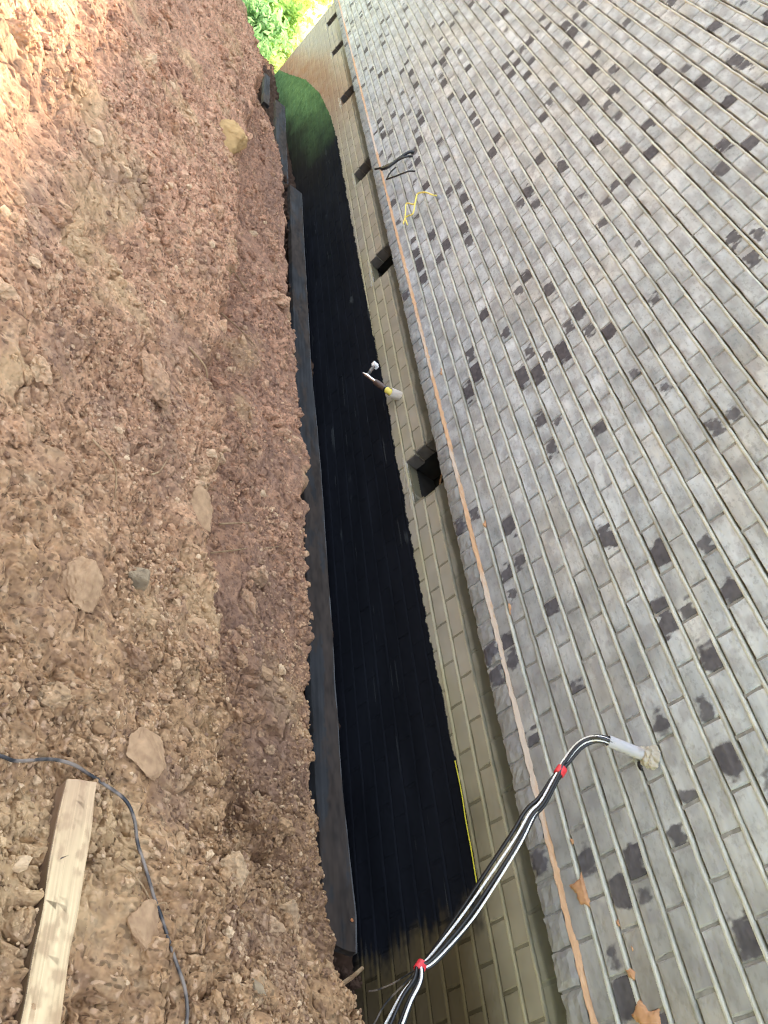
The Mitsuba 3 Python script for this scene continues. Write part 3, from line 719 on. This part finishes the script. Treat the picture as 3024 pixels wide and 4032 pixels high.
stone(-1.865, 1.66, (0.062, 0.115, 0.045), 3, 'large flat pale brown rock on the bank beside the rounder speckled rock', rz=0.15)
stone(-1.662, 1.826, (0.080, 0.058, 0.045), 9, 'rounder speckled grey brown rock to the right of the large flat one', 'grey_skin', rz=-0.5, sub=4, rough=0.45)
stone(-1.40, 2.46, (0.07, 0.10, 0.05), 12, 'pale wedge of rock standing at the edge of the scarp above the shelf', rz=0.5)
stone(-1.548, 1.26, (0.080, 0.068, 0.026), 18, 'smooth light brown slab of clay beside the top of the dusty cable', 'rock_skin', rz=0.4, rough=0.25)
stone(-1.507, 0.815, (0.07, 0.06, 0.03), 21, 'flat brown stone touching the lower half of the dusty cable', 'rock_skin', rz=0.9, rough=0.3)
stone(-1.122, 0.768, (0.022, 0.035, 0.02), 24, 'finger-sized greenish brown stone low on the bank near the trench', 'grey_skin', rz=0.4, sub=2)
stone(-0.717, 2.24, (0.05, 0.035, 0.025), 27, 'pinkish brown stone on the lower shelf near the plank', 'rock_skin', rz=0.2, sub=2)
stone(-1.50, 6.30, (0.14, 0.17, 0.10), 30, 'ochre yellow broken lump near the far end of the bank', 'rock_skin', rz=0.6, sub=4, rough=0.5, flat=False)

# thin dead roots sticking out of the earth
ROOTS = [([(-1.069, 2.875), (-0.99, 2.93), (-0.89, 3.016)], 0.006, 'short pale root across the shelf, nearer the scarp'), ([(-1.11, 2.65), (-1.0, 2.74), (-0.894, 2.844), (-0.78, 2.93), (-0.66, 3.03)], 0.0045, 'long thin root lying across the lower shelf'),
         ([(-1.685, 2.31), (-1.646, 2.38), (-1.613, 2.50)], 0.004, 'thin root curling out of the bank left of the pale wedge rock'), ([(-1.603, 3.287), (-1.496, 3.213), (-1.411, 3.20)], 0.006, 'reddish root hanging over the scarp edge by the shiny scrap'),
         ([(-1.15, 4.9), (-1.02, 4.75), (-0.88, 4.7)], 0.007, 'thin root on the far shelf below the dark hollow'), ([(-1.2, 5.6), (-1.05, 5.45), (-0.85, 5.35)], 0.007, 'thin pale root on the farthest part of the shelf'),
         ([(-2.1, 1.03), (-2.0, 1.06), (-1.88, 1.0)], 0.003, 'hair-thin root lying left of the timber stake'), ([(-1.95, 2.2), (-1.86, 2.12), (-1.8, 2.02)], 0.004, 'thin brown root on the middle of the bank above the flat rock')]
for pts, r, lab in ROOTS:
    p = np.array([on(x, y, 0.012 + 0.012 * math.sin(i * 2)) for i, (x, y) in enumerate(pts)])
    c = curve(p, 30)
    tag(obj('root', tube(c, r * np.linspace(1, 0.5, len(c)), 6), 'dry_root', smooth=True), lab, 'root', 'thin roots in the earth bank')
tag(obj('plastic_scrap', cat([tube([on(-1.386, 3.206, 0.02), on(-1.37, 3.23, 0.03), on(-1.35, 3.26, 0.02)], [0.012, 0.016, 0.008], 8)]), 'steel', smooth=40), 'small shiny bluish scrap at the edge of the scarp', 'scrap')

# timber stake
sk = thing('timber_stake', 'sawn pale timber stake lying on the bank at the lower left', 'timber')
A, B = np.array([-1.752, 1.070, -0.160]), np.array([-1.756, 0.20, -0.118])
n = 60
tt = np.linspace(0, 1, n)
hw, hh = 0.043, 0.033
sec = []
ring = [(-1, -1), (-1, 0.0), (-1, 0.86), (-0.88, 1.0), (-0.3, 1.05), (0.35, 1.0), (0.88, 1.0), (1, 0.85), (1, 0.0), (1, -1)]
for i, t in enumerate(tt):
    c = A + (B - A) * t
    wob = [0.0025 * (meshkit.noise(np.array([t * 9, k * 3.1, 2.0])) - 0.5) * 2 for k in range(len(ring))]
    sec.append([c + np.array([a * hw * (1 + 0.09 * (meshkit.noise(np.array([t * 5, 1.0, 4.0])) - 0.5)) + wob[k], (0.012 * a + 0.01 * b if i == 0 else 0), b * hh + wob[k] - 0.33 * a * hw * 0.35]) for k, (a, b) in enumerate(ring)])
sec = np.array(sec)
m = len(ring)
v = sec.reshape(-1, 3)
f = []
for i in range(n - 1):
    for k in range(m):
        a, b = i * m + k, i * m + (k + 1) % m
        f += [[a, b, b + m], [a, b + m, a + m]]
cap = [[k, k + 1, m - 1] for k in range(0, m - 2)]
f = np.array(f + [[a, c, b] for a, b, c in cap] + [[a + (n - 1) * m, b + (n - 1) * m, c + (n - 1) * m] for a, b, c in cap])
uv = np.tile(np.array(ring) * [hw, hh], (n, 1))
obj('timber_body', (v, f), 'stake_wood', sk, uv=uv)
obj('knot', (rock(2, (0.010, 0.016, 0.002), 4, 0.2)[0] + [-1.760, 0.755, A[2] + (B[2] - A[2]) * 0.376 + 0.0295], ICO[2].faces), 'brown_plastic', sk, smooth=True)
obj('splinter', tube([(-1.748, 0.90, A[2] + 0.038), (-1.771, 0.885, A[2] + 0.046), (-1.788, 0.865, A[2] + 0.042)], [0.002, 0.0015, 0.0006], 5), 'brown_plastic', sk)

# dusty cable and binding wire on the earth
WIRE = [(-2.07, 1.0), (-1.977, 1.024), (-1.932, 1.042), (-1.850, 1.090), (-1.788, 1.107), (-1.735, 1.112), (-1.680, 1.104), (-1.616, 1.090), (-1.580, 1.055), (-1.555, 1.007), (-1.529, 0.965), (-1.507, 0.924), (-1.490, 0.887), (-1.470, 0.853), (-1.452, 0.817), (-1.422, 0.762), (-1.392, 0.712), (-1.378, 0.667), (-1.370, 0.63), (-1.35, 0.55), (-1.33, 0.42)]
zz = np.array([on(x, y)[2] for x, y in WIRE])
zz[5:9] += 0.02
zz = np.convolve(np.r_[zz[0], zz[0], zz, zz[-1], zz[-1]], np.ones(5) / 5, 'valid') + 0.0135
tag(obj('cable', tube(curve(np.c_[np.array(WIRE), zz], 140), 0.0044, 8), 'dusty_black', smooth=True), 'dusty black cable curving over the earth right of the timber stake', 'cable')
TW = [(-1.615, 0.928), (-1.585, 0.914), (-1.578, 0.897), (-1.54, 0.893), (-1.505, 0.883), (-1.494, 0.868), (-1.480, 0.876), (-1.470, 0.874), (-1.466, 0.858), (-1.457, 0.853), (-1.446, 0.862)]
tag(obj('wire', tube(curve([on(x, y, 0.026 + 0.006 * math.sin(3 * i)) for i, (x, y) in enumerate(TW)], 60), 0.0022, 6), 'dry_root', smooth=True), 'kinked thin rusty binding wire lying across the dusty cable', 'wire')

# ---------------------------------------------------------------- the trench
gx, gy = np.meshgrid(np.linspace(0.13, -0.75, 60), np.linspace(-0.5, 17.2, 700), indexing='ij')
q3 = np.stack([gx, gy, gx * 0], -1)
gz = -1.16 - 0.012 * (gy - 1.3) - 0.06 * np.clip(gy - 9.5, 0, 9) + 0.05 * (lump(q3 * [14, 14, 1], 71) - 0.3) + 0.03 * (lump(q3 * [33, 33, 1], 72) - 0.3) + 0.10 * np.clip((-0.25 - gx) / 0.2, 0, 1)
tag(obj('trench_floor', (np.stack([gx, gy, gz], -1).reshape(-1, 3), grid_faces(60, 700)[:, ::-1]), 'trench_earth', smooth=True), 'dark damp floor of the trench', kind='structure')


def plank(pts_r, width, th, z0, slope, label, twist=0.0):
    """a board lying flat in the trench; pts_r: (y, x of its right edge)"""
    y = np.linspace(pts_r[0][0], pts_r[-1][0], 420)
    xr = np.interp(y, [p[0] for p in pts_r], [p[1] for p in pts_r]) + 0.006 * (meshkit.fbm(np.stack([y * 3, y * 0, y * 0], -1), 4, 5) - 0.5)
    z = z0 + slope * (y - y[0])
    # cross-section from the right underside over the rounded worn arris to the left underside; uv.x = 1 on the arris
    sec = [(0.0, -th, 0), (0.0, -0.012, 0.3), (-0.003, -0.005, 1.0), (-0.009, -0.001, 1.0), (-0.017, 0.0, 0.25), (-0.028, 0.0, 0.0), (-width * 0.35, 0.0, 0.0), (-width * 0.5, 0.001, 0.0), (-width * 0.65, 0.001, 0.0), (-width * 0.8, 0.0, 0.0), (-width + 0.005, 0.0, 0.0), (-width, -0.006, 0.2), (-width, -th, 0)]
    v, uv = [], []
    for a, b, w in sec:
        v.append(np.c_[xr + a, y, z + b + twist * a])
        uv.append(np.full(len(y), w))
    v = np.stack(v, 1)
    uv = np.stack(uv, 1)
    nz = meshkit.fbm(v * [40, 5, 40], 3, 17) - 0.5
    v[:, 1:-1, 2] += 0.008 * nz[:, 1:-1] + 0.006 * (meshkit.noise(v[:, 1:-1] * [12, 1.6, 3], 19) - 0.5)
    v[:, -2:, 0] += 0.014 * (meshkit.fbm(v[:, -2:] * 9, 3, 23) - 0.5)
    n, m = v.shape[:2]
    f = grid_faces(n, m)
    f = np.vstack([f, [[0, k, k + 1] for k in range(1, m - 1)], [[(n - 1) * m, (n - 1) * m + k + 1, (n - 1) * m + k] for k in range(1, m - 1)]])
    v[0, :, 1] += np.array([0, 0, 0, 0, 0, 0, 0.002, 0.006, 0.012, 0.016, 0.03, 0.03, 0.02])
    k = thing('plank', label, 'plank', 'planks along the trench floor')
    obj('board', (v.reshape(-1, 3), f), 'plank_paint', k, uv=np.c_[uv.reshape(-1), uv.reshape(-1) * 0])
    return k


p1 = plank([(1.31, -0.012), (1.45, 0.0), (2.05, -0.035), (2.9, -0.038), (4.4, -0.045), (5.8, -0.088), (9.2, -0.08)], 0.165, 0.05, -1.0, -0.0005, 'long black stained plank lying along the trench floor nearest the camera', 0.10)
obj('screw', (rock(2, (0.008, 0.008, 0.004), 2, 0.2)[0] + [-0.035, 1.435, -1.002], ICO[2].faces), 'rust', p1, smooth=True)
p2 = plank([(9.3, -0.20), (12.3, -0.20)], 0.16, 0.05, -1.09, -0.010, 'second dark plank half hidden behind the end of the long one', 0.1)
p3 = plank([(12.0, -0.42), (13.6, -0.38)], 0.10, 0.05, -1.19, -0.03, 'farthest short grey plank at the end of the trench', 0.1)
tag(obj('stick', tube(curve([(-0.11, 1.175, -1.02), (-0.06, 1.21, -0.99), (0.005, 1.255, -1.0)], 12), [0.009] * 6 + [0.008] * (len(curve([(0, 0, 0), (0, 1, 0), (0, 2, 0)], 12)) - 6), 8), 'dry_root', smooth=True), 'short broken stick leaning in the trench past the near plank end', 'stick')
parts = []
for i in range(900):
    y = rng.uniform(0.7, 9.5) if i < 700 else rng.uniform(0.8, 1.5)
    x = -0.25 - rng.random() * 0.16 if y > 1.3 else rng.uniform(-0.3, 0.05)
    s = np.exp(rng.normal(math.log(0.010), 0.5))
    vv, ff = base[0][i % 12]
    parts.append(((vv * s) @ rotm(i % 200).T + [x, y, -1.10 + rng.uniform(-0.02, 0.06)], ff))
v, f = cat(parts)
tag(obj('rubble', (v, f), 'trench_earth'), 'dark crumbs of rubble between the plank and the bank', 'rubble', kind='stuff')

# ---------------------------------------------------------------- conduits, cables
cd = thing('conduit', 'grey plastic conduit stub mortared into the brickwork at the lower right', 'conduit')
c0, c1 = np.array([0.01, 1.49, 0.462]), np.array([-0.115, 1.535, 0.402])
ax = (c1 - c0) / np.linalg.norm(c1 - c0)


def pipe(a, b, r, wall_t=0.0025, n=24):
    """an open-ended tube with wall thickness"""
    o, i = tube([a, (a + b) / 2, b], r, n, False), tube([b, (a + b) / 2, a], r - wall_t, n, False)
    v, f = cat([o, i])
    no = len(o[0])
    # rim at b
    ring_o, = [np.arange(2 * n, 3 * n)]
    d = np.linalg.norm(i[0][:n][None] - o[0][2 * n:3 * n][:, None], axis=2).argmin(1) + no
    rim = []
    for k in range(n):
        kk = (k + 1) % n
        rim += [[ring_o[k], ring_o[kk], d[kk]], [ring_o[k], d[kk], d[k]]]
    return v, np.vstack([f, rim])


obj('conduit_tube', pipe(c0, c1, 0.0205), 'grey_pvc', cd, smooth=35)
bl, bf = rock(4, (0.018, 0.045, 0.034), 6, 0.6, 2.2)
obj('mortar_collar', (bl + [0.002, 1.47, 0.482], bf), 'pale_mortar', cd, smooth=True)
bl, bf = rock(3, (0.012, 0.022, 0.016), 16, 0.6, 2.2)
obj('mortar_collar', (bl + [0.0, 1.505, 0.462], bf), 'pale_mortar', cd, smooth=True)
bl, bf = rock(2, (0.004, 0.016, 0.009), 8, 0.4)
obj('gap', (bl + [-0.0012, 1.462, 0.433], bf), 'black_plastic', cd, smooth=True)

PATH = np.array([(-0.06, 1.515, 0.430), (-0.13, 1.541, 0.396), (-0.15, 1.552, 0.355), (-0.17, 1.537, 0.311), (-0.19, 1.494, 0.258), (-0.21, 1.462, 0.241), (-0.23, 1.43, 0.215), (-0.25, 1.377, 0.16), (-0.27, 1.347, 0.114), (-0.29, 1.282, 0.051), (-0.31, 1.194, -0.063), (-0.33, 1.11, -0.173), (-0.35, 1.049, -0.254), (-0.37, 1.0, -0.322), (-0.39, 0.984, -0.344), (-0.41, 0.946, -0.348), (-0.43, 0.906, -0.39), (-0.45, 0.839, -0.445), (-0.47, 0.76, -0.51), (-0.49, 0.68, -0.57)])
PATH = curve(PATH, 190)
s = np.linspace(0, 1, len(PATH))
tan = np.gradient(PATH, axis=0)
tan /= np.linalg.norm(tan, axis=1, keepdims=True)
# across the bundle: e1 in the plane of the wall, e2 out from it
e1 = np.cross(tan, [1.0, 0, 0]); e1 /= np.linalg.norm(e1, axis=1, keepdims=True)
e2 = np.cross(tan, e1)
# how far the strands spread: tight at the conduit and at the tapes, loose between
i1, i2 = np.argmin(np.linalg.norm(PATH - [-0.21, 1.462, 0.241], axis=1)), np.argmin(np.linalg.norm(PATH - [-0.39, 0.984, -0.344], axis=1))
t1, t2 = s[i1], s[i2]
loose = np.where(s < t1, 0.55 * np.sin(np.clip(s / t1, 0, 1) * np.pi), np.where(s < t2, np.sin(np.clip((s - t1) / (t2 - t1), 0, 1) * np.pi) ** 1.2, np.clip((s - t2) / 0.12, 0, 1.6)))
cb = thing('cable_bundle', 'bundle of black and white cables hanging from the near conduit, bound with red tape', 'cables')
STR = [('white_cable', 0.0042, 0.003, 0.008, -0.001, 0.003, 0.6), ('white_cable', 0.0042, 0.009, -0.001, 0.032, -0.004, 0.2), ('black_cable', 0.0062, -0.0075, 0.001, -0.010, 0.0, 0.9), ('black_cable', 0.0060, -0.003, -0.006, -0.016, -0.004, 2.2),
       ('black_cable', 0.0060, 0.006, -0.005, 0.033, -0.006, 3.0), ('black_cable', 0.0058, 0.0095, 0.0075, 0.012, 0.004, 4.1), ('black_cable', 0.0056, 0.009, -0.001, 0.017, -0.008, 5.0)]
for nm, r, a, b, la, lb_, ph in STR:
    wig = 0.0022 * np.sin(s * 17 + ph)
    lo = loose * np.where(s < t2, np.clip((s - t1) / (t2 - t1) * 1.9 - 0.25, 0.12, 1), 1) if la > 0.02 else loose
    tw = 0.9 * np.sin(s * 9 + 0.4)
    a, b = a * np.cos(tw) - b * np.sin(tw), a * np.sin(tw) + b * np.cos(tw)
    c = PATH + e1 * (a + lo * la + wig)[:, None] + e2 * (b + lo * lb_)[:, None]
    last = len(c) if nm == 'white_cable' or ph > 2 else len(c) - 4
    obj(nm, tube(c[:last], r, 9), 'white_plastic' if nm[0] == 'w' else 'black_plastic', cb, smooth=True)
for i in (i1, i2):
    p, t = PATH[i], tan[i]
    obj('red_tape', tube([p - t * 0.0165, p - t * 0.014, p, p + t * 0.014, p + t * 0.0165], [0.0160, 0.0185, 0.0188, 0.0185, 0.0160], 18), 'red_tape', cb, smooth=50)
obj('loose_wire', tube(curve([(-0.39, 0.984, -0.344), (-0.395, 0.977, -0.391), (-0.40, 0.9687, -0.465), (-0.40, 0.9708, -0.534), (-0.40, 0.978, -0.574)], 40), 0.0027, 7), 'dusty_black', cb, smooth=True)
obj('loose_wire', tube(curve([(-0.39, 0.984, -0.344), (-0.40, 0.949, -0.423), (-0.41, 0.915, -0.496), (-0.42, 0.868, -0.545)], 40), 0.0030, 7), 'dusty_black', cb, smooth=True)

# pipe stub sticking out of the lower wall
ps = thing('pipe_stub', 'short white plastic pipe with fittings sticking out of the lower wall above the black coat', 'pipe')
q0 = np.array([0.12, 4.735, -0.362])
q1 = np.array([0.025, 4.715, -0.376])
q2 = np.array([-0.105, 4.955, -0.487])
dq = (q2 - q1) / np.linalg.norm(q2 - q1)
obj('pipe_end', pipe(q0, q1, 0.033, 0.004), 'white_pvc', ps, smooth=35)
obj('yellow_tape', tube([q1 + [0.03, 0, 0], q1, q1 + dq * 0.03], 0.022, 16), 'yellow_plastic', ps, smooth=40)
obj('tape_band', tube([q1 + dq * 0.031, q1 + dq * 0.045], 0.0215, 16), 'black_plastic', ps, smooth=40)
obj('brown_sleeve', tube([q1 + dq * 0.046, q1 + dq * 0.07, q1 + dq * 0.145], [0.020, 0.0225, 0.021], 16), 'brown_plastic', ps, smooth=40)
obj('steel_tail', tube([q1 + dq * 0.146, q1 + dq * 0.20, q1 + dq * 0.245, q1 + dq * 0.285], [0.014, 0.013, 0.016, 0.005], 12), 'steel', ps, smooth=40)
tq = q1 + dq * 0.235
cap, capf = box(-0.02, 0.02, -0.022, 0.022, -0.014, 0.014)
obj('bracket', tube([tq, tq + [0.03, 0.09, 0.015], tq + [0.045, 0.13, 0.03]], [0.012, 0.012, 0.014], 10), 'dusty_black', ps, smooth=40)
obj('white_cap', (cap + tq + [0.055, 0.15, 0.04], capf), 'white_plastic', ps)

# far black cables and yellow cable, each leaving a hole in the upper wall
b1 = thing('wall_cables', 'black cables poking out of the upper wall far along, bent downwards', 'cables')
obj('black_cable', tube(curve([(0.02, 7.69, 0.385), (-0.04, 7.68, 0.34), (-0.10, 7.62, 0.15), (-0.12, 7.66, 0.075)], 30), 0.0145, 10), 'black_plastic', b1, smooth=True)
obj('black_cable', tube(curve([(0.02, 7.66, 0.36), (-0.05, 7.63, 0.30), (-0.115, 7.66, 0.11), (-0.15, 7.70, 0.03)], 30), 0.010, 8), 'black_plastic', b1, smooth=True)
obj('thin_cable', tube(curve([(0.02, 7.335, 0.34), (-0.06, 7.25, 0.31), (-0.10, 7.19, 0.285), (-0.10, 7.30, 0.19), (-0.10, 7.42, 0.092)], 30), 0.0075, 8), 'black_plastic', b1, smooth=True)
obj('thin_cable', tube(curve([(-0.10, 7.415, 0.095), (-0.11, 7.44, 0.15), (-0.10, 7.46, 0.22)], 20), 0.0065, 8), 'black_plastic', b1, smooth=True)
y1 = thing('yellow_cable', 'yellow cable dangling in a loop from a short grey conduit in the upper wall', 'cable')
obj('conduit_end', pipe(np.array([0.02, 6.49, 0.462]), np.array([-0.055, 6.47, 0.458]), 0.017, 0.003), 'grey_pvc', y1, smooth=35)
obj('yellow_strand', tube(curve([(-0.02, 6.485, 0.46), (-0.08, 6.416, 0.451), (-0.09, 6.55, 0.40), (-0.08, 6.674, 0.323), (-0.08, 6.567, 0.273), (-0.08, 6.70, 0.209), (-0.08, 6.60, 0.18), (-0.08, 6.495, 0.1606), (-0.08, 6.36, 0.162)], 70), 0.0056, 8), 'yellow_plastic', y1, smooth=True)
obj('yellow_strand', tube(curve([(-0.085, 6.66, 0.325), (-0.085, 6.514, 0.272), (-0.085, 6.43, 0.235), (-0.085, 6.485, 0.167), (-0.085, 6.42, 0.13)], 50), 0.0056, 8), 'yellow_plastic', y1, smooth=True)
tag(obj('string', tube(curve([(0.103, 1.95, -0.432), (0.103, 1.795, -0.427), (0.104, 1.667, -0.431), (0.103, 1.538, -0.429), (0.104, 1.40, -0.432)], 30), 0.0028, 6), 'string_fibre', smooth=True), 'yellow string stuck along the top edge of the black coat near the cables', 'string')

# ---------------------------------------------------------------- beyond the trench: ground, shrubs, an unseen hillside added to block low sky
def land(x, y):
    z = -2.1 - 0.24 * np.clip(y - 15, 0, 7) + 0.34 * np.clip(y - 24, 0, 60) - 0.10 * np.clip(x - 4, 0, 3) * (y > 14)
    q = np.stack([x, y, x * 0], -1)
    return z + 0.5 * (meshkit.fbm(q * 0.4, 3, 81) - 0.5) * np.clip((y - 15) / 4, 0, 1) + 3.0 * (meshkit.fbm(q * 0.05, 3, 82) - 0.5) * np.clip((y - 26) / 20, 0, 1)


lx = np.r_[-3000, -600, -150, np.linspace(-60, 60, 180), 150, 600, 3000]
ly = np.r_[-3000, -600, -100, np.linspace(-20, 90, 260), 200, 700, 3000]
gx, gy = np.meshgrid(lx, ly, indexing='ij')
gz = np.where((np.abs(gx) < 100) & (gy < 100), land(gx, gy), np.where(gy > 100, 20.0, -2.1))
tag(obj('ground', (np.stack([gx, gy, gz], -1).reshape(-1, 3), grid_faces(*gx.shape)[:, ::-1]), 'hill_grass', smooth=True), 'sunlit pale grass falling away behind the house and rising to a hillside', kind='structure')


gx, gy = np.meshgrid(np.linspace(-5.6, -16, 50), np.linspace(-14, 15, 120), indexing='ij')
q3 = np.stack([gx, gy, gx * 0], -1)
gz = 0.3 + 1.15 * (-5.6 - gx) + 0.9 * (meshkit.fbm(q3 * 0.7, 4, 85) - 0.5) + 0.25 * (meshkit.fbm(q3 * 4, 3, 86) - 0.5) - np.where(gx > -5.7, 1.2, 0)
gz = np.minimum(gz, 5.5 + 0.8 * meshkit.fbm(q3 * 0.9, 3, 87)) - 2.5 * np.clip((gy - 10) / 4, 0, 1.2)
tag(obj('blocker_hill', (np.stack([gx, gy, gz], -1).reshape(-1, 3), grid_faces(50, 120)[:, ::-1]), 'blocker_scrub', smooth=True), 'unseen scrub hillside added above the earth bank to block low sky', kind='structure')  # added out of view to cut low sky light and warm bounce


def leaves(c, rad, n, size, seed, clump=24):
    r = np.random.default_rng(seed)
    d = r.normal(size=(clump, 3)); d /= np.linalg.norm(d, axis=1, keepdims=True)
    cl = d * r.uniform(0.35, 1.0, (clump, 1)) ** 0.6
    k = r.integers(0, clump, n)
    p = cl[k] + r.normal(0, 0.16, (n, 3))
    p = np.asarray(c) + p * rad
    nrm = r.normal(size=(n, 3)) + [0, -0.3, 0.8]; nrm /= np.linalg.norm(nrm, axis=1, keepdims=True)
    u = np.cross(nrm, r.normal(size=(n, 3))); u /= np.linalg.norm(u, axis=1, keepdims=True)
    w = np.cross(nrm, u)
    sz = size * r.uniform(0.6, 1.4, (n, 1))
    quad = np.stack([p - u * sz, p - w * sz * 0.45 + nrm * sz * 0.1, p + u * sz, p + w * sz * 0.45 + nrm * sz * 0.1], 1).reshape(-1, 3)
    i = np.arange(n)[:, None] * 4
    f = np.vstack([i + [0, 1, 2], i + [0, 2, 3]])
    tone = np.clip(0.5 + 0.35 * (r.random(clump)[k] - 0.5) * 2 + r.normal(0, 0.18, n), 0, 1)
    return (quad, f), np.repeat(tone, 4)


SHRUBS = [(-0.6, 19.6, 1.3, 0.9, 'leaf_blue', 'bluish green leafy shrub at the end of the trench beside the bank'), (1.0, 18.9, 1.0, 0.55, 'leaf_yellow', 'low yellow green shrub against the far corner of the house wall'), (-0.05, 22.0, 1.3, 1.1, 'leaf_green', 'fresh green bush behind the bluish one'),
          (1.2, 22.6, 1.5, 0.9, 'leaf_yellow', 'pale yellow green bush in full sun behind the house corner'),           (0.2, 27.0, 1.8, 1.4, 'leaf_yellow', 'far pale green bush on the foot of the hillside'), (0.35, 17.9, 0.6, 0.35, 'leaf_green', 'small green plant on the ground just past the trench end')]
for i, (x, y, r, h, m, lab) in enumerate(SHRUBS):
    z = float(land(np.array([x]), np.array([y]))[0])
    k = thing('shrub', lab, 'shrub', 'shrubs beyond the end of the trench')
    mesh, tone = leaves((x, y, z + h), (r * 0.8, r * 0.8, h), int(5200 * r), 0.085 if y < 21 else 0.11, 300 + i)
    obj('foliage', mesh, m, k, uv=np.c_[tone, tone * 0])
    st = [tube(curve([(x, y, z - 0.2), (x + 0.1 * math.cos(a), y + 0.1 * math.sin(a), z + 0.4 * h), (x + 0.5 * r * math.cos(a), y + 0.5 * r * math.sin(a), z + 1.3 * h)], 12), 0.03, 6) for a in np.linspace(0, 5, 5)]
    obj('stem', cat(st), 'bark', k, smooth=True)
